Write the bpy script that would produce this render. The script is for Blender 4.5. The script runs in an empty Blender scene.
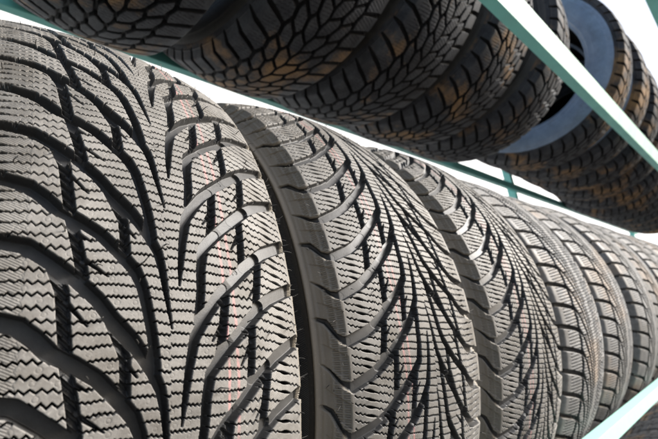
import bpy, math, random
import numpy as np

random.seed(7)
rng = np.random.default_rng(7)
scn = bpy.context.scene
col = scn.collection
PI = math.pi

# ------------------------------------------------------------------ camera
CAM_Z = 1.40
cam_d = bpy.data.cameras.new('camera')
cam = bpy.data.objects.new('camera', cam_d)
col.objects.link(cam)
from mathutils import Matrix, Vector
_d = (0.73415053, -0.10593447, -0.67067197)      # row axis, depth axis and up seen by the camera
_y = (-0.66562516, -0.30727819, -0.68009062)
_z = (-0.13403783, 0.94570503, -0.2961011)
cam.matrix_world = Matrix(((_d[0], _d[1], _d[2], 0.0), (_y[0], _y[1], _y[2], 0.0),
                           (_z[0], _z[1], _z[2], CAM_Z), (0, 0, 0, 1)))
cam_d.sensor_width = 36.0
cam_d.lens = 408.35 / 658.0 * 36.0
cam_d.clip_start = 0.01
cam_d.clip_end = 2000.0
cam_d.dof.use_dof = True
cam_d.dof.focus_distance = 0.255
cam_d.dof.aperture_fstop = 12.0
scn.camera = cam

# ------------------------------------------------------------------ sky, sun, exposure
SUN_EL, SUN_AZ = math.radians(28), math.radians(-42)     # azimuth measured from +X towards +Y
world = bpy.data.worlds.new("World")
scn.world = world
world.use_nodes = True
wn = world.node_tree.nodes
bg = wn['Background']
sky = wn.new('ShaderNodeTexSky')
sky.sky_type = 'NISHITA'
sky.sun_disc = False
sky.sun_elevation = SUN_EL
sky.sun_rotation = PI / 2 - SUN_AZ
sky.air_density = 1.0
sky.dust_density = 4.0
sky.ozone_density = 1.0
world.node_tree.links.new(sky.outputs[0], bg.inputs[0])
bg.inputs[1].default_value = 0.12
sun_d = bpy.data.lights.new('sun', 'SUN')
sun_d.energy = 3.6
sun_d.angle = math.radians(18)
sun_d.color = (1.0, 0.99, 0.975)
sun = bpy.data.objects.new('sun', sun_d)
col.objects.link(sun)
sdir = Vector((math.cos(SUN_EL) * math.cos(SUN_AZ), math.cos(SUN_EL) * math.sin(SUN_AZ), math.sin(SUN_EL)))
sun.rotation_euler = sdir.to_track_quat('Z', 'Y').to_euler()
sun.location = (0, 0, 5)
scn.view_settings.view_transform = 'Standard'
scn.view_settings.look = 'None'
scn.view_settings.exposure = 1.2
scn.view_settings.gamma = 1.0

# ------------------------------------------------------------------ helpers
def tag(o, label=None, cat=None, group=None, kind=None):
    if label: o['label'] = label
    if cat: o['category'] = cat
    if group: o['group'] = group
    if kind: o['kind'] = kind
    return o

def mesh_np(name, verts, quads, smooth=True, attr=None):
    """verts (n,3), quads (m,4) -> mesh datablock"""
    me = bpy.data.meshes.new(name)
    nv, nf = len(verts), len(quads)
    me.vertices.add(nv)
    me.vertices.foreach_set('co', np.ascontiguousarray(verts, dtype=np.float32).ravel())
    me.loops.add(nf * 4)
    me.loops.foreach_set('vertex_index', np.ascontiguousarray(quads, dtype=np.int32).ravel())
    me.polygons.add(nf)
    me.polygons.foreach_set('loop_start', np.arange(0, nf * 4, 4, dtype=np.int32))
    me.polygons.foreach_set('use_smooth', np.full(nf, smooth, dtype=bool))
    if attr is not None:
        a = me.attributes.new('surface_mm', 'FLOAT_VECTOR', 'POINT')
        a.data.foreach_set('vector', np.ascontiguousarray(attr, dtype=np.float32).ravel())
    me.update(calc_edges=True)
    return me

def link(name, me, mat, parent=None):
    o = bpy.data.objects.new(name, me)
    col.objects.link(o)
    if mat and not me.materials:
        me.materials.append(mat)
    o.parent = parent
    return o

def empty(name, loc):
    o = bpy.data.objects.new(name, None)
    col.objects.link(o)
    o.location = loc
    o.empty_display_size = 0.05
    return o

# ------------------------------------------------------------------ materials
def new_mat(name):
    m = bpy.data.materials.new(name)
    m.use_nodes = True
    nt = m.node_tree
    return m, nt, nt.nodes['Principled BSDF']

def N(nt, t, **kw):
    n = nt.nodes.new(t)
    for k, v in kw.items():
        setattr(n, k, v)
    return n

def math_node(nt, op, a, b=None, c=None):
    n = nt.nodes.new('ShaderNodeMath')
    n.operation = op
    for i, x in enumerate((a, b, c)):
        if x is None: continue
        if isinstance(x, (int, float)): n.inputs[i].default_value = x
        else: nt.links.new(x, n.inputs[i])
    return n.outputs[0]

def noise(nt, vec, scale, detail=4.0, rough=0.55):
    n = nt.nodes.new('ShaderNodeTexNoise')
    n.inputs['Scale'].default_value = scale
    n.inputs['Detail'].default_value = detail
    n.inputs['Roughness'].default_value = rough
    nt.links.new(vec, n.inputs['Vector'])
    return n.outputs['Fac']

def ramp(nt, fac, stops):
    r = nt.nodes.new('ShaderNodeValToRGB')
    e = r.color_ramp.elements
    while len(e) < len(stops): e.new(0.5)
    for i, (p, c) in enumerate(stops):
        e[i].position = p
        e[i].color = (c[0], c[1], c[2], 1) if isinstance(c, tuple) else (c, c, c, 1)
    nt.links.new(fac, r.inputs[0])
    return r.outputs[0]

def mix(nt, fac, a, b):
    m = nt.nodes.new('ShaderNodeMix')
    m.data_type = 'RGBA'
    for sock, x in ((m.inputs[0], fac), (m.inputs[6], a), (m.inputs[7], b)):
        if isinstance(x, (int, float)): sock.default_value = x
        elif isinstance(x, tuple): sock.default_value = (x[0], x[1], x[2], 1)
        else: nt.links.new(x, sock)
    return m.outputs[2]

def rubber(name, dark, dust, rough=0.62, mud=None, stripes=None, bump=0.25, spec=0.4, clean_shaded=None, clean_rough=0.5, flank=None, serrate=False):
    m, nt, b = new_mat(name)
    tc = nt.nodes.new('ShaderNodeTexCoord')
    P = tc.outputs['Object']
    big = noise(nt, P, 26, 5, 0.6)
    mid = noise(nt, P, 190, 5, 0.65)
    fin = noise(nt, P, 1500, 3, 0.6)
    f = math_node(nt, 'ADD', math_node(nt, 'MULTIPLY', big, 0.45),
                  math_node(nt, 'ADD', math_node(nt, 'MULTIPLY', mid, 0.35), math_node(nt, 'MULTIPLY', fin, 0.2)))
    f = ramp(nt, f, [(0.38, 0.0), (0.60, 1.0)])
    c = mix(nt, f, dark, dust)
    # handling stains: darker, slightly brown patches with soft outlines
    st = ramp(nt, noise(nt, P, 17, 6, 0.7), [(0.50, 0.0), (0.62, 0.55)])
    c = mix(nt, st, c, (dark[0] * 0.85, dark[1] * 0.78, dark[2] * 0.68))
    if mud:
        oi = nt.nodes.new('ShaderNodeObjectInfo')
        off = nt.nodes.new('ShaderNodeVectorMath'); off.operation = 'ADD'
        nt.links.new(P, off.inputs[0])
        cmb = nt.nodes.new('ShaderNodeCombineXYZ')
        nt.links.new(math_node(nt, 'MULTIPLY', oi.outputs['Random'], 40.0), cmb.inputs[0])
        nt.links.new(cmb.outputs[0], off.inputs[1])
        mf = ramp(nt, noise(nt, off.outputs[0], 7, 6, 0.65), [(0.52, 0.0), (0.66, 0.85)])
        c = mix(nt, mf, c, mud)
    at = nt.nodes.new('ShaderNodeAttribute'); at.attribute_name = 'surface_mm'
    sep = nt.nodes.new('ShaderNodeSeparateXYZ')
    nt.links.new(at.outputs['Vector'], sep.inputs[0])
    if stripes:
        tot = None
        wob = math_node(nt, 'MULTIPLY', math_node(nt, 'SUBTRACT', noise(nt, P, 30, 2), 0.5), 3.0)
        for s0, hw, k in stripes:
            d = math_node(nt, 'ABSOLUTE', math_node(nt, 'SUBTRACT', math_node(nt, 'ADD', sep.outputs[0], wob), s0))
            e = nt.nodes.new('ShaderNodeMapRange')
            e.interpolation_type = 'SMOOTHSTEP'
            nt.links.new(d, e.inputs[0])
            e.inputs[1].default_value = hw - 0.25; e.inputs[2].default_value = hw + 0.25
            e.inputs[3].default_value = k; e.inputs[4].default_value = 0.0
            tot = e.outputs[0] if tot is None else math_node(nt, 'MAXIMUM', tot, e.outputs[0])
        br = ramp(nt, noise(nt, P, 160, 4, 0.7), [(0.36, 0.25), (0.62, 1.0)])
        br = math_node(nt, 'MULTIPLY', br, ramp(nt, math_node(nt, 'MULTIPLY', sep.outputs[2], 0.1), [(0.1, 1.0), (0.4, 0.25)]))
        c = mix(nt, math_node(nt, 'MULTIPLY', tot, br), c, (0.58, 0.22, 0.22))
    if flank:
        # brown dust on the shoulder flanks beyond the running surface
        fl = nt.nodes.new('ShaderNodeMapRange')
        nt.links.new(math_node(nt, 'ABSOLUTE', sep.outputs[0]), fl.inputs[0])
        fl.inputs[1].default_value = 86.0; fl.inputs[2].default_value = 88.5
        c = mix(nt, math_node(nt, 'MULTIPLY', fl.outputs[0], ramp(nt, big, [(0.3, 0.55), (0.6, 1.0)])), c, flank)
    if flank:
        rim = nt.nodes.new('ShaderNodeMapRange')
        nt.links.new(math_node(nt, 'ABSOLUTE', sep.outputs[0]), rim.inputs[0])
        rim.inputs[1].default_value = 114.8; rim.inputs[2].default_value = 116.0
        c = mix(nt, rim.outputs[0], c, (0.035, 0.033, 0.03))
    # pale scuffs and specks of dry dust
    speck = 0.15 if serrate else 1.0
    spk = ramp(nt, noise(nt, P, 620, 3, 0.75), [(0.60, 0.0), (0.72, 0.55)])
    c = mix(nt, math_node(nt, 'MULTIPLY', spk, math_node(nt, 'MULTIPLY', ramp(nt, big, [(0.35, 0.2), (0.65, 1.0)]), speck)), c, tuple(min(1, x * 1.9) for x in dust))
    rr = ramp(nt, mid, [(0.3, rough - 0.1), (0.7, rough + 0.12)])
    if clean_shaded:
        # worn, scuffed running surface against unworn moulded rubber, darkened further by depth to paint in groove shade
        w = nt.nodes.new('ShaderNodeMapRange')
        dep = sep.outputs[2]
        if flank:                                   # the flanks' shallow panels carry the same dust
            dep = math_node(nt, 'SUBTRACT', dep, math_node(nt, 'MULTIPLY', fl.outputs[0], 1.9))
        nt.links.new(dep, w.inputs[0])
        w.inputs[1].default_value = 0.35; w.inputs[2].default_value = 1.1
        cl = mix(nt, ramp(nt, mid, [(0.35, 0.0), (0.7, 1.0)]), clean_shaded, tuple(x * 1.5 for x in clean_shaded))
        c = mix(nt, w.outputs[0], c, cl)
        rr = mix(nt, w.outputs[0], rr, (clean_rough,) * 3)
    nt.links.new(c, b.inputs['Base Color'])
    nt.links.new(rr, b.inputs['Roughness'])
    b.inputs['Specular IOR Level'].default_value = spec
    bp = nt.nodes.new('ShaderNodeBump')
    bp.inputs['Strength'].default_value = bump
    bp.inputs['Distance'].default_value = 0.0006
    h = math_node(nt, 'ADD', math_node(nt, 'MULTIPLY', fin, 0.5), mid)
    if serrate:
        near = nt.nodes.new('ShaderNodeMapRange')
        nt.links.new(sep.outputs[0], near.inputs[0])
        near.inputs[1].default_value = 11; near.inputs[2].default_value = 12
        near.inputs[3].default_value = 1; near.inputs[4].default_value = 0
        wv = math_node(nt, 'SINE', math_node(nt, 'ADD', math_node(nt, 'MULTIPLY', sep.outputs[1], 4.2), math_node(nt, 'MULTIPLY', sep.outputs[0], 2.5)))
        h = math_node(nt, 'ADD', h, math_node(nt, 'MULTIPLY', math_node(nt, 'MULTIPLY', wv, near.outputs[0]), 0.9))
    nt.links.new(h, bp.inputs['Height'])
    nt.links.new(bp.outputs[0], b.inputs['Normal'])
    return m

M_TREAD_A = rubber('dusty_grey_rubber', (0.082, 0.078, 0.072), (0.175, 0.168, 0.157), stripes=((33.6, 0.75, 0.45), (39.2, 0.9, 0.32)), clean_shaded=(0.022, 0.022, 0.022), flank=(0.165, 0.148, 0.122))
M_TREAD_B = rubber('worn_grey_rubber', (0.10, 0.099, 0.097), (0.19, 0.188, 0.183), mud=(0.24, 0.18, 0.13), clean_shaded=(0.022, 0.022, 0.022))
M_TREAD_C = rubber('dark_winter_rubber', (0.024, 0.026, 0.032), (0.060, 0.063, 0.070), mud=(0.26, 0.155, 0.07), clean_shaded=(0.007, 0.007, 0.008), rough=0.78, spec=0.22, clean_rough=0.65)
M_SIDE = rubber('sidewall_rubber', (0.028, 0.027, 0.026), (0.050, 0.047, 0.043), rough=0.55, serrate=True, bump=0.5)
M_SIDE_SKY = rubber('sky_tinted_sidewall_rubber', (0.14, 0.20, 0.30), (0.21, 0.29, 0.41), rough=0.36, spec=0.7, serrate=True)  # blue reflection of the sky painted into the rubber's base colour
M_LINER = rubber('inner_liner_rubber', (0.03, 0.03, 0.03), (0.05, 0.05, 0.05), rough=0.5)

def paint(name, c, rough=0.4):
    m, nt, b = new_mat(name)
    tc = nt.nodes.new('ShaderNodeTexCoord')
    f1 = noise(nt, tc.outputs['Object'], 14, 5, 0.6)
    f2 = noise(nt, tc.outputs['Object'], 220, 4, 0.7)
    k = ramp(nt, f1, [(0.35, 0.0), (0.7, 1.0)])
    cc = mix(nt, k, c, tuple(x * 0.82 + 0.03 for x in c))
    sc = ramp(nt, f2, [(0.68, 0.0), (0.74, 0.6)])
    cc = mix(nt, sc, cc, tuple(x * 0.5 for x in c))
    nt.links.new(cc, b.inputs['Base Color'])
    nt.links.new(ramp(nt, f1, [(0.3, rough - 0.08), (0.7, rough + 0.15)]), b.inputs['Roughness'])
    bp = nt.nodes.new('ShaderNodeBump'); bp.inputs['Strength'].default_value = 0.12; bp.inputs['Distance'].default_value = 0.001
    nt.links.new(f2, bp.inputs['Height']); nt.links.new(bp.outputs[0], b.inputs['Normal'])
    return m
M_TEAL = paint('teal_enamel', (0.17, 0.53, 0.48))
M_TEAL_LIT = paint('teal_enamel_sunlit', (0.29, 0.55, 0.48), 0.45)  # same teal enamel, lightened in colour for the sunlit faces

# ------------------------------------------------------------------ ground (one sheet to the horizon)
def make_ground():
    n = 24
    e = np.array([-600, -200, -60, -20, -8, -4, -2, -1, 0, 1, 2, 4, 8, 20, 60, 200, 600], float)
    X, Y = np.meshgrid(e, e, indexing='ij')
    V = np.stack([X.ravel(), Y.ravel(), np.zeros(X.size)], 1)
    k = len(e)
    i, j = np.meshgrid(np.arange(k - 1), np.arange(k - 1), indexing='ij')
    a = (i * k + j).ravel()
    Q = np.stack([a, a + k, a + k + 1, a + 1], 1)
    m, nt, b = new_mat('asphalt_ground')
    tc = nt.nodes.new('ShaderNodeTexCoord')
    f = noise(nt, tc.outputs['Object'], 3, 8, 0.65)
    nt.links.new(ramp(nt, f, [(0.3, (0.07, 0.068, 0.065)), (0.7, (0.13, 0.125, 0.12))]), b.inputs['Base Color'])
    b.inputs['Roughness'].default_value = 0.9
    tag(link('ground', mesh_np('ground', V, Q), m), kind='structure')
make_ground()

# ------------------------------------------------------------------ added white wall, standing in for the bright background behind the rack
def make_backdrop():
    m, nt, b = new_mat('white_backdrop')
    tc = nt.nodes.new('ShaderNodeTexCoord')
    f = noise(nt, tc.outputs['Object'], 1.3, 7, 0.6)
    nt.links.new(ramp(nt, f, [(0.3, (0.66, 0.70, 0.73)), (0.7, (0.74, 0.77, 0.79))]), b.inputs['Base Color'])
    b.inputs['Roughness'].default_value = 0.85
    x0, x1, y0, y1, z1 = -8.0, 60.0, 5.0, 5.3, 7.5
    xs = np.linspace(x0, x1, 35)
    sec = [(y0, 0.0), (y0, z1 - .08), (y0 - .05, z1 - .08), (y0 - .05, z1), (y1, z1), (y1, 0.0)]
    V = np.array([(x, y, z) for x in xs for y, z in sec]); n = len(sec)
    Q = np.array([(i * n + k, i * n + (k + 1) % n, (i + 1) * n + (k + 1) % n, (i + 1) * n + k) for i in range(len(xs) - 1) for k in range(n)])
    tag(link('wall', mesh_np('wall', V, Q, False), m), 'added white backdrop wall standing in for the bright background, seen between the two tyre rows', 'wall')
make_backdrop()

# ------------------------------------------------------------------ rack
def prism(name, sect, x0, x1, mat, parent, bevel=0.0012):
    """a bar along X with the given closed (y, z) section"""
    me = bpy.data.meshes.new(name)
    n = len(sect)
    v = [(x0, y, z) for y, z in sect] + [(x1, y, z) for y, z in sect]
    f = [tuple(range(n))[::-1], tuple(range(n, 2 * n))] + [(i, (i + 1) % n, n + (i + 1) % n, n + i) for i in range(n)]
    me.from_pydata(v, [], f)
    import bmesh
    bm = bmesh.new(); bm.from_mesh(me)
    bmesh.ops.recalc_face_normals(bm, faces=bm.faces)
    bmesh.ops.bevel(bm, geom=list(bm.edges), offset=bevel, segments=2, affect='EDGES', profile=0.7)
    bm.to_mesh(me); bm.free()
    return link(name, me, mat, parent)

def bar(name, lo, hi, mat, parent, bevel=0.002):
    return prism(name, [(lo[1], lo[2]), (hi[1], lo[2]), (hi[1], hi[2]), (lo[1], hi[2])], lo[0], hi[0], mat, parent, bevel)

ROW_Y, ROW_Z = 0.5284, CAM_Z + 0.0138
PITCH_Z = 0.885
X_END0, X_END1 = -0.75, 5.2
rack = empty('tyre_rack', (1.2, 0.5, 0))
tag(rack, 'teal painted steel rack holding the rows of tyres', 'rack')
RX, RY = rack.location.x, rack.location.y
def rackpart(fn, *a, **k):
    o = fn(*a, **k)
    o.location = (-RX, -RY, 0)
    return o
Z = CAM_Z
# lower shelf front beam: small tube, all in the teal colour with sunlight painted in
rackpart(prism, 'front_beam', [(0.234, Z - 0.193), (0.252, Z - 0.193), (0.2505, Z - 0.170), (0.2345, Z - 0.1735)], X_END0, X_END1, M_TEAL_LIT, rack)
# upper shelf front beam: folded angle, teal flange underneath, flange leaning outwards with sunlight painted into its teal
K = 0.9
rackpart(prism, 'front_beam', [(0.240 * K, Z + 0.667 * K), (0.214 * K, Z + 0.667 * K), (0.215 * K, Z + 0.671 * K), (0.240 * K, Z + 0.671 * K)], X_END0, X_END1, M_TEAL, rack, 0.0008)
rackpart(prism, 'beam_face', [(0.2135 * K, Z + 0.666 * K), (0.190 * K, Z + 0.714 * K), (0.193 * K, Z + 0.717 * K), (0.2165 * K, Z + 0.673 * K)], X_END0, X_END1, M_TEAL_LIT, rack, 0.0008)
rackpart(bar, 'front_beam', (X_END0, -0.075, Z + 1.60), (X_END1, 0.0, Z + 1.70), M_TEAL, rack)
rackpart(bar, 'front_beam', (X_END0, 0.234, Z - 0.193 - PITCH_Z), (X_END1, 0.252, Z - 0.170 - PITCH_Z), M_TEAL, rack)
for dz in (-PITCH_Z, 0, PITCH_Z):
    rackpart(bar, 'rear_beam', (X_END0, 0.79, Z - 0.206 + dz), (X_END1, 0.810, Z - 0.170 + dz), M_TEAL, rack)
for x in (X_END0 - 0.05, 2.30, X_END1):
    rackpart(bar, 'post', (x, 0.822, 0), (x + 0.032, 0.862, Z + 1.7), M_TEAL, rack)
    if x != 2.30:
        rackpart(bar, 'post', (x, 0.17, 0), (x + 0.045, 0.212, Z + 1.7), M_TEAL, rack)

# ------------------------------------------------------------------ tyre geometry
def profile(hw, R, drop, sect, bead_r):
    """outer section of a tyre: dense (s, x, r) for s >= 0, everything in mm; returns sampling function and side profile"""
    x = np.linspace(0, hw, 60)
    r = R - drop * (x / hw) ** 2.2
    pts = list(zip(x, r))
    xe, re = hw, R - drop
    k = sect - hw
    butt = [(xe + 0.09 * k, re - 1.3), (xe + 0.16 * k, re - 3.6), (xe + 0.48 * k, re - 18), (xe + 0.62 * k, re - 26), (xe + 0.66 * k, re - 29.5)]
    pts += butt
    P = np.array(pts)
    s = np.concatenate([[0], np.cumsum(np.hypot(*np.diff(P, axis=0).T))])
    s = s * 1.0
    s[:60] = x                                   # on the crown s is simply the offset from the centre line
    s[60:] = hw + (s[60:] - s[59]) + 0.0
    return s, P

def shape_fn(hw, R, drop, sect, bead_r):
    s, P = profile(hw, R, drop, sect, bead_r)
    S = np.concatenate([-s[:0:-1], s]); X = np.concatenate([-P[:0:-1, 0], P[:, 0]]); Rr = np.concatenate([P[:0:-1, 1], P[:, 1]])
    ss = np.linspace(S[0], S[-1], 3000)
    xx, rr = np.interp(ss, S, X), np.interp(ss, S, Rr)
    kx = np.ones(41) / 41
    def sm(a):
        p = np.pad(a, 20, mode='reflect', reflect_type='odd'); return np.convolve(p, kx, 'valid')
    xx, rr = sm(xx), sm(rr)
    nx, nr = -np.gradient(rr, ss), np.gradient(xx, ss)
    l = np.hypot(nx, nr); nx, nr = sm(nx / l), sm(nr / l)
    return dict(ss=ss, x=xx, r=rr, nx=nx, nr=nr, smax=S[-1], hw=hw, R=R, sect=sect, bead=bead_r, end=(P[-1, 0], P[-1, 1]))

SHAPE_A = shape_fn(86.5, 330, 11.5, 108.3, 207)
SHAPE_B = shape_fn(86.5, 323, 11.5, 108.3, 200)
SHAPE_C = shape_fn(106, 342, 13, 126, 216)

def field(segs, V, U, period, wall=0.65, vert_only=None):
    """depth field of a list of grooves; each groove = list of (v, u, half_width, depth)"""
    D = np.zeros((len(V), len(U)))
    VV, UU = V[:, None], U[None, :]
    for pl in segs:
        for (v0, u0, h0, d0), (v1, u1, h1, d1) in zip(pl[:-1], pl[1:]):
            m = max(h0, h1) + wall
            iv = np.where((V > min(v0, v1) - m) & (V < max(v0, v1) + m))[0]
            if len(iv) == 0: continue
            a, b = iv[0], iv[-1] + 1
            kmin = math.floor((U[0] - max(u0, u1) - m) / period); kmax = math.ceil((U[-1] - min(u0, u1) + m) / period)
            for k in range(kmin, kmax + 1):
                w0, w1 = u0 + k * period, u1 + k * period
                iu = np.where((U > min(w0, w1) - m) & (U < max(w0, w1) + m))[0]
                if len(iu) == 0: continue
                c, d = iu[0], iu[-1] + 1
                pv, pu = VV[a:b] - v0, UU[:, c:d] - w0
                dv, du = v1 - v0, w1 - w0
                t = np.clip((pv * dv + pu * du) / (dv * dv + du * du + 1e-9), 0, 1)
                dist = np.hypot(pv - t * dv, pu - t * du) - (h0 + (h1 - h0) * t)
                dep = (d0 + (d1 - d0) * t) * np.clip(0.5 - dist / wall, 0, 1)
                np.maximum(D[a:b, c:d], dep, out=D[a:b, c:d])
    return D

def tri(x):
    return 2 * np.abs(2 * (x - np.floor(x + 0.5))) - 1

# ---- pattern A : directional studless tread, V arcs, zigzag sipes
PA = 2 * PI * 330 / 32
def G(pts, d=7.0):
    out = []
    for p in pts:
        out.append((p[0], p[1], p[2], p[3] if len(p) > 3 else d))
    return out

def pattern_A(V, U):
    left2 = G([(-109, 35, .6, 2), (-103, 40, .9, 4), (-97, 46, 1.3, 5), (-92, 49.5, 2.6, 6), (-86, 50.5, 3.4, 6), (-65, 47.3, 3.5), (-55, 44.7, 3.5), (-48, 39, 3.4), (-37, 29.5, 3.1), (-28, 19.5, 3.0), (-22.5, 11.2, 3.0),
               (-14.3, 1, 3.2), (-9.5, -6.5, 2.8), (-5.2, -14, 2.5), (-1.5, -22, 2.2), (0.2, -31, 1.7), (1.5, -43, 1.1), (3.8, -60, .25, 4)])
    left1 = G([(-110, 63, 1.4, 3), (-104, 66, 1.9, 5), (-97, 78, 1.5, 5), (-92, 82, 2.8, 6), (-86, 82.5, 3.4, 6), (-65, 78.8, 3.5), (-56, 75.5, 3.5), (-50, 70, 3.4), (-45, 64, 3.3), (-36, 58, 3.1), (-27.3, 51.3, 3.0), (-18.2, 40.6, 2.9),
               (-12.6, 33.2, 2.8), (-9.7, 26, 2.5), (-7.7, 16.3, 2.3), (-5.6, 4, 2.2), (-4.5, -5, 2.2), (-3.6, -14, 2.0)])
    right2 = G([(109, 41, .6, 2), (103, 46, .9, 4), (97, 53, 1.3, 5), (92, 56, 2.6, 5), (86, 57, 3.9, 4.8), (68.5, 49.8, 4.0, 4.4), (62.3, 45.8, 3.9, 4.4), (61.9, 45.5, 3.9, 7), (53.6, 39.8, 3.8), (41.3, 29.3, 3.4, 6.2), (37, 26, 3.3, 7), (30.7, 20.6, 3.2), (22.2, 10.3, 3.0),
                (15.1, -.6, 2.6), (11.7, -15.6, 1.9), (9.5, -30, 1.2), (8.4, -39, .3, 4)])
    right1 = G([(110, 71, 1.4, 3), (104, 74, 1.9, 5), (97, 85, 1.5, 5), (92, 89.5, 2.8, 5), (86, 90.5, 3.9, 4.8), (68.5, 84.5, 4.0, 4.4), (60.3, 79.8, 3.9, 4.4), (59.9, 79.5, 3.9, 7), (50, 71.5, 3.8), (40, 63, 3.4, 6.2), (36, 59.5, 3.3, 7), (29.2, 53, 3.2), (23.1, 46.3, 2.8),
                (20.7, 35, 2.4), (19.8, 23.3, 2.2), (17.5, 8, 2.2)])
    cols = [G([(-38.8, 58, 2.2), (-35.6, 41, 2.2), (-34, 30, 2.2)]),
            G([(-45, 35, 2.4), (-41.5, 24, 2.4), (-40.2, 8, 2.3), (-39.2, -2, 2.2)]),
            G([(-24, 12, 2.0), (-20.4, 3, 2.1), (-17, -6, 2.1), (-16.4, -26, 2.0)]),
            G([(34.5, 88, 2.4), (31, 66, 2.4), (28.2, 54, 2.3)]),
            G([(60, 107, 2.5), (56.5, 90, 2.5), (53.8, 76, 2.4)]),
            G([(50.5, 70, 2.3), (48.7, 52, 2.3), (46.8, 36, 2.2)])]
    notch = [G([(-34.5, 38.8, 1.0), (-24.2, 30.3, .25, 3)], 5), G([(-40.6, 20, 1.0), (-32, 8.5, .25, 3)], 5), G([(-17, -8, .9), (-12, -15, .25, 3)], 5),
             G([(-39.2, 22.5 + PA / 2 * 0 + 31, .8), (-31, 47, .25, 3)], 4),
             G([(30.5, 70, 1.0), (24.8, 62, .35, 3)], 5), G([(56.5, 92, 1.0), (50.5, 85, .35, 3)], 5), G([(47.5, 57, 1.0), (41.5, 48, .35, 3)], 5)]
    D = field([left2, left1, right2, right1] + notch, V, U, PA)
    Dc = field(cols, V, U, PA)
    VV, UU = V[:, None], U[None, :]
    # stepped wall ribs in the connecting grooves (on their outer side)
    rib = ((UU * 0.20 + VV * 0.22) % 1.0)
    Dc = np.minimum(Dc, np.where(Dc > 1.0, 7.0 - 3.4 * (1 - rib) * (rib < 0.6) , 9))
    D = np.maximum(D, Dc)
    Dm = field([left2, left1, right2, right1], V, U, PA)
    # shallow steps along the arcs' outer wall
    av = np.abs(VV - 3.0)
    # ---- sipes
    sp = PA / 12
    tilt = np.where(VV > 3, -0.12 * (VV - 3) - 0.18 * np.clip(VV - 55, 0, None), -0.15 * np.clip(VV - 3, -30, 0) - 0.18 * np.clip(-30 - VV, -25, 0) - 0.10 * np.clip(-55 - VV, -60, 0) * -1)
    def zone(a, b, w=1.0):
        return np.clip((av - a) / w + .5, 0, 1) * np.clip((b - av) / w + .5, 0, 1)
    z1, z2, z3 = zone(-5, 38), zone(38, 57), zone(57, 83.0)
    zig = 0.42 * tri(VV / 2.1) * z1 + 0.85 * tri(VV / 3.7) * z2 + 0.62 * tri(VV / 3.4) * z3 * (np.abs(av - 69) > 5)
    wob = 0.22 * np.sin(VV / 5.3 + UU * (2 * PI * 5 / PA)) + 0.15 * np.sin(VV / 2.1 - UU * (2 * PI * 3 / PA))
    ph = (UU - tilt - zig - wob) / sp
    k = np.floor(ph)
    f = (ph - k - 0.5) * sp
    slope = 0.42 * 4 / 2.1 * z1 + 0.85 * 4 / 3.7 * z2 + 0.62 * 4 / 3.4 * z3
    dist = np.abs(f) / np.sqrt(1 + slope ** 2 * 0.8)
    hwid = 0.30 + 0.5 * np.clip(1 - np.abs(av - 70) / 3.6, 0, 1) ** 0.6 * z3
    # alternate shoulder sipes carry the wide slot
    sip = 5.5 * np.clip(0.5 - (dist - hwid) / 0.22, 0, 1) * (av < 82.5)
    # ---- fine hatch on the shoulders
    hz = np.clip((av - 57 - 0.6 * np.abs(f)) / 0.3, 0, 1) * np.clip((84 - av) / 1.0, 0, 1)
    hp = np.abs((((UU - 0.62 * VV * np.sign(VV)) / 1.25) % 1.0) - 0.5) * 1.25
    hatch = 0.30 * np.clip(0.5 - (hp - 0.20) / 0.25, 0, 1) * hz * np.where(VV < 0, 1.0, 0.45)
    edge_l = 0.35 * np.clip(0.5 - (np.abs(av - 57 - 0.6 * np.abs(f)) - 0.12) / 0.2, 0, 1) * np.where(VV < 0, 1, 0.4)
    sip = np.where(Dm > 0.8, 0.0, sip)              # the sipes stop at the open grooves
    H = np.maximum(np.maximum(sip, hatch), edge_l)
    # ---- small mould rings on the block faces
    rr = np.random.default_rng(3)
    ring = np.zeros_like(H)
    for kk in range(12):
        for vb in np.arange(-56, 58, 8.4):
            if rr.random() < 0.25: continue
            cv = vb + rr.uniform(-2.2, 2.2); cu = (kk + 1.0) * sp + rr.uniform(-.35, .35)
            cu += float(np.interp(cv, V, tilt[:, 0]))
            dep = rr.uniform(0.10, 0.22)
            rad = rr.uniform(0.95, 1.2)
            iv = np.where(np.abs(V - cv) < 2)[0]
            if len(iv) == 0: continue
            a, b = iv[0], iv[-1] + 1
            du = (U[None, :] - cu + PA / 2) % PA - PA / 2
            dd = np.hypot(V[a:b, None] - cv, du)
            ring[a:b] = np.maximum(ring[a:b], dep * np.clip(0.5 - (np.abs(dd - rad) - 0.14) / 0.22, 0, 1))
    H = np.maximum(H, ring)
    # ---- buttress: rows of small dashes
    ab = np.abs(VV)
    bz = (ab > 89) & (ab < 101)
    tk = np.abs(((UU / (PA / 20)) % 1) - 0.5)
    dash = ((tk < 0.34) & (tk > 0.16) & ((np.abs(ab - 92) < 2.2) | (np.abs(ab - 98.3) < 1.8))) | ((tk < 0.34) & ((np.abs(ab - 94.1) < 0.4) | (np.abs(ab - 100) < 0.4)))
    H = np.where(ab > 86.5, np.where(dash & bz, 0.8, 0.0), H)
    ridge = -3.2 * np.clip(1.4 - np.abs(ab - 113.5) / 1.8, 0, 1)
    # stepped panels between the shoulder slots
    half = ((UU + 8 + 0.55 * (ab - 92)) / (PA / 2)) % 1.0
    pan = np.where((half > 0.30) & (half < 0.80), 1.0, 0.0)
    step = 1.1 * pan * np.clip((ab - 88.5) / 0.8, 0, 1) * np.clip((108.5 - ab) / 0.8, 0, 1) + 0.7 * (1 - pan) * np.clip((ab - 102.5) / 0.8, 0, 1) * np.clip((108.5 - ab) / 0.8, 0, 1)
    H = np.where(ab > 88, H + step, H)
    out = np.maximum(D, H)
    return np.where(out > 0.02, out, ridge * np.ones_like(out))

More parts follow.
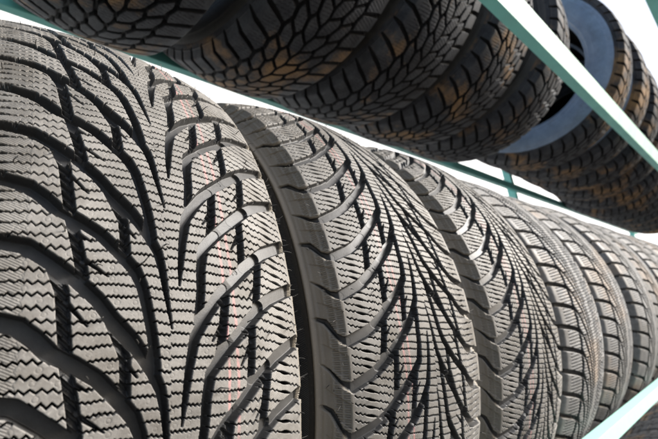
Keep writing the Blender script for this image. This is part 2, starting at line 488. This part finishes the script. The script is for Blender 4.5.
# ---- pattern B : square shoulder blocks, long grooves that run together in the middle
PB = 2 * PI * 330 / 64
def pattern_B(V, U):
    g = []
    for sgn, ph in ((-1, 0.0), (1, 16.0)):
        g.append(G([(sgn * 112, 9 + ph, 1.5, 3), (sgn * 88, 6 + ph, 3.0, 7), (sgn * 70, 3 + ph, 2.8), (sgn * 51, -2 + ph, 2.6)], 8))
        g.append(G([(sgn * 52, -2 + ph, 2.6), (sgn * 49.5, 12 + ph, 2.6), (sgn * 52, 30.4 + ph, 2.6)], 8))
        g.append(G([(sgn * 51, 2 + ph, 2.3), (sgn * 38, -16 + ph, 2.2), (sgn * 26, -42 + ph, 1.9), (sgn * 15, -80 + ph, 1.5), (sgn * 6, -124 + ph, 0.7)], 6.5))
        g.append(G([(sgn * 40, -12 + ph, 1.2), (sgn * 33, -10 + ph, 1.0), (sgn * 30, -20 + ph, 0.6)], 5))
    D = field(g, V, U, PB)
    VV, UU = V[:, None], U[None, :]
    av = np.abs(VV)
    sp = PB / 7
    zig = 0.5 * tri(VV / 3.0)
    f = ((UU - zig - 0.12 * VV) / sp % 1.0 - 0.5) * sp
    sip = 3.5 * np.clip(0.5 - (np.abs(f) - 0.35) / 0.4, 0, 1) * (av < 80)
    ab = np.abs(VV)
    ridge = -1.2 * np.clip(1 - np.abs(ab - 107.5) / 1.8, 0, 1)
    out = np.maximum(D, np.where(ab > 86.5, 0, sip))
    return np.where(out > 0.02, out, ridge * np.ones_like(out))

# ---- pattern C : big winter blocks
PC = 2 * PI * 342 / 52
def pattern_C(V, U):
    g = []
    p = PC
    for sgn, ph in ((-1, 0.0), (1, p / 2)):
        g.append(G([(sgn * 130, 20 + ph, 2.4, 4), (sgn * 108, 16 + ph, 4.4, 9), (sgn * 86, 9 + ph, 4.0), (sgn * 62, -1 + ph, 3.2)], 9.5))
        g.append(G([(sgn * 63, -1 + ph, 3.6), (sgn * 57, p * .5 + ph, 3.4), (sgn * 63, p - 1 + ph, 3.6)], 9.5))
        g.append(G([(sgn * 59, p * .45 + ph, 3.1), (sgn * 47, p * .18 + ph, 3.1), (sgn * 32, -p * .12 + ph, 3.0)], 9))
        g.append(G([(sgn * 33, -p * .15 + ph, 3.0), (sgn * 26, p * .3 + ph, 3.0), (sgn * 33, p * .85 + ph, 3.0)], 9.5))
        g.append(G([(sgn * 27, p * .28 + ph, 2.8), (sgn * 14, p * .02 + ph, 2.7), (sgn * 1, -p * .18 + ph, 2.6)], 9))
    g.append(G([(-2.5, -p * .18, 2.3), (2.5, p * .32, 2.3), (-2.5, p * .82, 2.3)], 9))
    D = field(g, V, U, PC, wall=1.5)
    VV, UU = V[:, None], U[None, :]
    av = np.abs(VV)
    sp = PC / 6
    zig = 1.0 * tri(VV / 5.0)
    f = ((UU - zig + 0.2 * av) / sp % 1.0 - 0.5) * sp
    sip = 2.0 * np.clip(0.5 - (np.abs(f) - 0.28) / 0.5, 0, 1) * (av < 97)
    ridge = -1.4 * np.clip(1 - np.abs(av - 128) / 2.0, 0, 1)
    out = np.maximum(D, np.where(av > 106, 0, sip))
    return np.where(out > 0.02, out, ridge * np.ones_like(out))

def tread_mesh(name, shape, pattern, period, n_period, ds, du, fine, coarse_du, ds_butt=0.9):
    """the whole tread ring, local frame: axle = X, angle 0 faces -Y, + goes up; fine = (deg, deg) arc with fine rows"""
    hw, smax = shape['hw'] + 1.0, shape['smax']
    mid = np.linspace(-hw, hw, int(2 * hw / ds) + 1)
    nb = max(8, int((smax - hw) / ds_butt))
    S = np.concatenate([np.linspace(-smax, -hw, nb + 1)[:-1], mid, np.linspace(hw, smax, nb + 1)[1:]])
    nf, nc = int(round(period / du)), int(round(period / coarse_du))
    Uf, Uc = np.arange(nf) * period / nf, np.arange(nc) * period / nc
    Df = pattern(S, Uf)
    Dc = pattern(S, Uc) if fine is not None else None
    ang_p = 360.0 / n_period
    rows_u, rows_d = [], []
    for k in range(n_period):
        a = k * ang_p
        a_s = (a + 180) % 360 - 180
        isf = fine is None or (fine[0] - ang_p <= a_s <= fine[1])
        Ux, Dx = (Uf, Df) if isf else (Uc, Dc)
        rows_u.append(Ux + k * period); rows_d.append(Dx)
    U = np.concatenate(rows_u); D = np.concatenate(rows_d, axis=1)          # (ns, nu)
    th = U / (period * n_period) * 2 * PI
    x = np.interp(S, shape['ss'], shape['x']); r = np.interp(S, shape['ss'], shape['r'])
    nx = np.interp(S, shape['ss'], shape['nx']); nr = np.interp(S, shape['ss'], shape['nr'])
    xx = (x[:, None] - nx[:, None] * D) * 1e-3
    rr = (r[:, None] - nr[:, None] * D) * 1e-3
    V = np.stack([xx, -rr * np.cos(th)[None, :], rr * np.sin(th)[None, :]], -1).reshape(-1, 3)
    ns, nu = len(S), len(U)
    i, j = np.meshgrid(np.arange(ns - 1), np.arange(nu), indexing='ij')
    j2 = (j + 1) % nu
    Q = np.stack([i * nu + j, (i + 1) * nu + j, (i + 1) * nu + j2, i * nu + j2], -1).reshape(-1, 4)
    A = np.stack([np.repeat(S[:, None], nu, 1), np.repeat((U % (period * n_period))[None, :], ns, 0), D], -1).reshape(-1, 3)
    return mesh_np(name, V, Q[:, ::-1], True, A)

def lathe(name, pts, nseg=200, extra=None):
    """revolve (x, r) mm points round X"""
    P = np.array(pts, float)
    th = np.arange(nseg) * 2 * PI / nseg
    n = len(P)
    X = np.repeat(P[:, 0:1], nseg, 1); R = np.repeat(P[:, 1:2], nseg, 1)
    if extra is not None: R = R + extra
    V = np.stack([X, -R * np.cos(th), R * np.sin(th)], -1).reshape(-1, 3) * 1e-3
    i, j = np.meshgrid(np.arange(n - 1), np.arange(nseg), indexing='ij'); j2 = (j + 1) % nseg
    Q = np.stack([i * nseg + j, (i + 1) * nseg + j, (i + 1) * nseg + j2, i * nseg + j2], -1).reshape(-1, 4)
    s = np.concatenate([[0], np.cumsum(np.hypot(*np.diff(P, axis=0).T))])
    A = np.stack([np.repeat(s[:, None], nseg, 1), np.repeat((th * 330)[None, :], n, 0), np.zeros((n, nseg))], -1).reshape(-1, 3)
    return mesh_np(name, V, Q, True, A)

def catmull(pts, n=8):
    P = np.array(pts, float)
    P = np.vstack([2 * P[0] - P[1], P, 2 * P[-1] - P[-2]])
    out = []
    for i in range(1, len(P) - 2):
        for t in np.arange(n) / n:
            a, b, c, d = P[i - 1], P[i], P[i + 1], P[i + 2]
            out.append(0.5 * (2 * b + (c - a) * t + (2 * a - 5 * b + 4 * c - d) * t * t + (3 * b - a - 3 * c + d) * t ** 3))
    out.append(P[-2])
    return out

def side_parts(shape):
    xe, re = shape['x'][-1], shape['r'][-1]
    W, B = shape['sect'], shape['bead']
    h = re - B
    prof = [(xe, re), (xe + .45 * (W - xe), re - .10 * h), (W - .6, re - .27 * h), (W, re - .42 * h), (W - 1.5, re - .56 * h), (W - 6.5, re - .74 * h), (W - 12, re - .88 * h), (W - 15, B + 6)]
    pts = catmull(prof, 10)
    P = np.array(pts)
    # raised rings on the sidewall
    rr = P[:, 1]
    def ringbump(r0, w, a): return a * np.clip(1 - np.abs(rr - r0) / w, 0, 1)
    P[:, 0] += ringbump(re - .22 * h, 2.5, .9) + ringbump(re - .66 * h, 2.0, 1.0) + ringbump(B + 12, 3.0, 1.6)
    bead = catmull([(W - 15, B + 6), (W - 16, B + 1.5), (W - 20, B - 1), (W - 30, B), (W - 34, B + 3), (W - 33, B + 8)], 5)
    right = lathe('sidewall', P.tolist()); left = lathe('sidewall', [(-x, r) for x, r in P.tolist()][::-1])
    br = lathe('bead', bead); bl = lathe('bead', [(-x, r) for x, r in bead][::-1])
    wi = W - 33
    liner = lathe('inner_liner', catmull([(wi, B + 8), (wi + 13, B + 30), (W - 14, B + 60), (W - 22, re - 10), (shape['hw'] * .6, shape['R'] - 23), (0, shape['R'] - 19),
                                          (-shape['hw'] * .6, shape['R'] - 23), (-W + 22, re - 10), (-W + 14, B + 60), (-wi - 13, B + 30), (-wi, B + 8)], 6))
    return right, left, br, bl, liner

SIDES_A = side_parts(SHAPE_A)
SIDES_B = side_parts(SHAPE_B)
SIDES_C = side_parts(SHAPE_C)

def hairs_mesh(shape, n, seed, arc):
    r_ = random.Random(seed)
    V, Q = [], []
    for _ in range(n):
        s = r_.choice([r_.uniform(-80, 80), r_.uniform(88, 106) * r_.choice((-1, 1)), r_.uniform(86, 92) * r_.choice((-1, 1))])
        a = math.radians(r_.uniform(*arc))
        x, r = np.interp(s, shape['ss'], shape['x']), np.interp(s, shape['ss'], shape['r'])
        nx, nr = np.interp(s, shape['ss'], shape['nx']), np.interp(s, shape['ss'], shape['nr'])
        base = np.array([x, r, 0.0]) - 0.4 * np.array([nx, nr, 0])
        d = np.array([nx, nr, 0.0]); L = r_.uniform(2.0, 5.5)
        bend = np.array([r_.uniform(-1, 1), 0, r_.uniform(-1, 1)]) * 0.5
        k0 = len(V)
        for j in range(5):
            t = j / 4
            c = base + d * L * t + bend * L * t * t
            w = 0.30 * (1 - 0.5 * t)
            for q in ((-w, 0, -w), (w, 0, -w), (w, 0, w), (-w, 0, w)):
                px, pr, pt = c + np.array(q)
                th = a + pt / 330
                V.append((px * 1e-3, -pr * math.cos(th) * 1e-3, pr * math.sin(th) * 1e-3))
        for j in range(4):
            for e in range(4):
                Q.append((k0 + j * 4 + e, k0 + j * 4 + (e + 1) % 4, k0 + j * 4 + 4 + (e + 1) % 4, k0 + j * 4 + 4 + e))
    return mesh_np('moulding_hairs', np.array(V), np.array(Q), True)

def axle(o, R, phase, flip):
    o.location = (0, 0, R)
    o.rotation_euler = (-phase, PI, 0) if flip else (phase, 0, 0)

def make_tyre(name, tread_me, sides, tread_mat, side_mat, R, phase=0.0, flip=False):
    """Empty at the tyre's lowest point; parts turn about the axle"""
    t = empty(name, (0, 0, 0))
    parts = [('tread', tread_me, tread_mat), ('sidewall', sides[0], side_mat), ('sidewall', sides[1], side_mat),
             ('bead', sides[2], side_mat), ('bead', sides[3], side_mat), ('inner_liner', sides[4], M_LINER)]
    for nme, me, mt in parts:
        axle(link(nme, me, mt, t), R, phase, flip)
    return t

def copy_tyre(src, R, phase, flip=False):
    t = src.copy(); col.objects.link(t)
    for ch in list(src.children):
        c = ch.copy(); col.objects.link(c); c.parent = t
        axle(c, R, phase, flip)
    return t

def place(t, x, y, z, R, yaw=0.0, lean=0.0):
    """put the axle centre at (x, y, z); yaw about Z, lean about Y"""
    M = Matrix.Rotation(yaw, 4, 'Z') @ Matrix.Rotation(lean, 4, 'Y')
    t.location = Vector((x, y, z)) + M @ Vector((0, 0, -R))
    t.rotation_euler = (0, lean, yaw)

QUAL = 1.0
# ---- lower row: three studless tyres with the fine tread, then the block treads
TREAD1 = tread_mesh('tread', SHAPE_A, pattern_A, PA, 32, 0.27 * QUAL, 0.27 * QUAL, (-13, 52), 3.2)
TREAD2 = tread_mesh('tread', SHAPE_A, pattern_A, PA, 32, 0.36 * QUAL, 0.36 * QUAL, (-52, 28), 3.2)
TREAD3 = tread_mesh('tread', SHAPE_A, pattern_A, PA, 32, 0.5 * QUAL, 0.5 * QUAL, (-56, 40), 3.2)
TREAD_B = tread_mesh('tread', SHAPE_B, pattern_B, PB, 64, 1.0, 0.9, None, 3.0)
TREAD_C = tread_mesh('tread', SHAPE_C, pattern_C, PC, 52, 1.1, 1.0, None, 3.0)

PX = 0.2185
LOW = 'winter tyres standing in the lower row of the rack'
x0 = 0.0775
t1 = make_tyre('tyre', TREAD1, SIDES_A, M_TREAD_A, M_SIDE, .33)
place(t1, x0, ROW_Y, ROW_Z, .33)
tag(t1, 'nearest grey tyre filling the left of the picture, grooves sweeping down to its middle', 'tyre', LOW)
mm = 2 * PI / (PA * 32)
h1 = link('moulding_hairs', hairs_mesh(SHAPE_A, 190, 5, (-12, 50)), M_SIDE, t1); axle(h1, .33, 0, False)
tag(h1, kind='stuff')
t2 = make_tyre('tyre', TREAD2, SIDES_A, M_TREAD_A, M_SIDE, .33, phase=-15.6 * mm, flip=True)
place(t2, x0 + PX, ROW_Y, ROW_Z - .002, .33)
h2 = link('moulding_hairs', hairs_mesh(SHAPE_A, 190, 8, (-50, 20)), M_SIDE, t2); axle(h2, .33, 0, True)
tag(h2, kind='stuff')
tag(t2, 'second tyre of the lower row, between the nearest one and the third, grooves fanning upwards', 'tyre', LOW)
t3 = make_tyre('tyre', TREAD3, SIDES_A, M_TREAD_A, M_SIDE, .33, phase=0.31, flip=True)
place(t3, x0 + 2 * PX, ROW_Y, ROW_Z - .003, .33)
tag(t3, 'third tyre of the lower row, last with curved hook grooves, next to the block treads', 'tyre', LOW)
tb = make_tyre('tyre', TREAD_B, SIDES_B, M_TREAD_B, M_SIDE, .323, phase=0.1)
labB = ['first block tread tyre of the lower row, right after the curved hook grooves',
        'block tread tyre with brownish shoulder blocks, fifth along the lower row',
        'sixth tyre along the lower row, blurred grey shoulder blocks',
        'seventh tyre along the lower row, out of focus',
        'pale eighth tyre of the lower row, cut by the lower beam at the right edge',
        'ninth tyre of the lower row, pale and far at the right edge',
        'tenth tyre of the lower row, only its top showing under the upper row',
        'eleventh tyre of the lower row, a thin strip at the right edge']
labB += ['blurred tyre at the far end of the lower row, beyond the eleventh'] * 5
for i, lb in enumerate(labB):
    t = tb if i == 0 else copy_tyre(tb, .323, rng.uniform(0, 6.28), False)
    place(t, x0 + (3 + i) * PX, ROW_Y + (0, .004, -.003, .005, 0, .004, 0, 0, 0, 0, 0, 0, 0)[i], ROW_Z - .005, .323)
    tag(t, lb, 'tyre', LOW)

# ---- upper row
UPY, UPZ, UPR = 0.520, CAM_Z + 0.885, .342
UP = 'dark winter tyres lying in the upper row of the rack'
tc = make_tyre('tyre', TREAD_C, SIDES_C, M_TREAD_C, M_SIDE_SKY, UPR, phase=0.0)
ups = [(0.160, 0, .10, 0, 'upper tyre at the left end, hanging over the nearest tyre'),
       (0.445, 0, .13, 0, 'second upper tyre from the left, brown dust on its blocks'),
       (0.705, 0, .14, 0, 'third upper tyre from the left, behind the dusty one'),
       (0.970, 0, .15, 0, 'fourth upper tyre from the left, cut by the upper front beam'),
       (1.235, -.01, .2, 0, 'fifth upper tyre from the left, last before the open bluish sidewall')]
for i, (x, dy, yaw, lean, lb) in enumerate(ups):
    t = tc if i == 0 else copy_tyre(tc, UPR, rng.uniform(0, 6.28), False)
    place(t, x, UPY + dy, UPZ, UPR, yaw, lean)
    tag(t, lb, 'tyre', UP)
    for ch in t.children:
        if ch.name.startswith(('sidewall', 'bead')):
            ch.material_slots[0].link = 'OBJECT'
            ch.material_slots[0].material = M_SIDE
ups2 = [(1.715, .447, .94, .13, -.06, 1.06, 'upper tyre standing apart after a gap, its open bluish sidewall facing the viewer'),
        (1.995, .447, .95, .1, -.06, 1.08, 'upper tyre right behind the open sidewall, beyond the front beam'),
        (2.27, .45, .945, .07, -.05, 1.08, 'upper tyre two places beyond the open sidewall'),
        (2.54, .455, .93, .05, -.04, 1.06, 'upper tyre three places beyond the open sidewall'),
        (2.805, .465, .91, .03, -.02, 1.04, 'upper tyre four places beyond the open sidewall')]
ups2 += [(3.065 + .257 * i, .50, .878, 0, 0, 1.0, 'blurred upper tyre at the far right end of the row') for i in range(6)]
for x, y, z, yaw, lean, sc, lb in ups2:
    t = copy_tyre(tc, UPR, rng.uniform(0, 6.28), False)
    t.scale = (sc, sc, sc)
    place(t, x, y, CAM_Z + z, UPR * sc, yaw, lean)
    tag(t, lb, 'tyre', UP)
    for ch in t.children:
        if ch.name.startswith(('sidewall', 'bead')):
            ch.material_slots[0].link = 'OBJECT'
            ch.material_slots[0].material = M_SIDE_SKY

# ---- bottom row, just glimpsed under the lower beam
BOT = 'tyres on the bottom shelf below the lower beam'
for i, x in enumerate((2.02, 2.28, 2.54, 2.80, 3.06)):
    t = copy_tyre(tc, UPR, rng.uniform(0, 6.28), False)
    place(t, x, .53, ROW_Z - PITCH_Z, UPR)
    tag(t, ('dark tyre top under the lower beam in the bottom right corner', 'bottom shelf tyre just right of the corner one, under the lower beam', 'farther bottom shelf tyre under the lower beam at the right edge', 'blurred tyre at the far end of the bottom shelf', 'blurred tyre at the far end of the bottom shelf')[i], 'tyre', BOT)
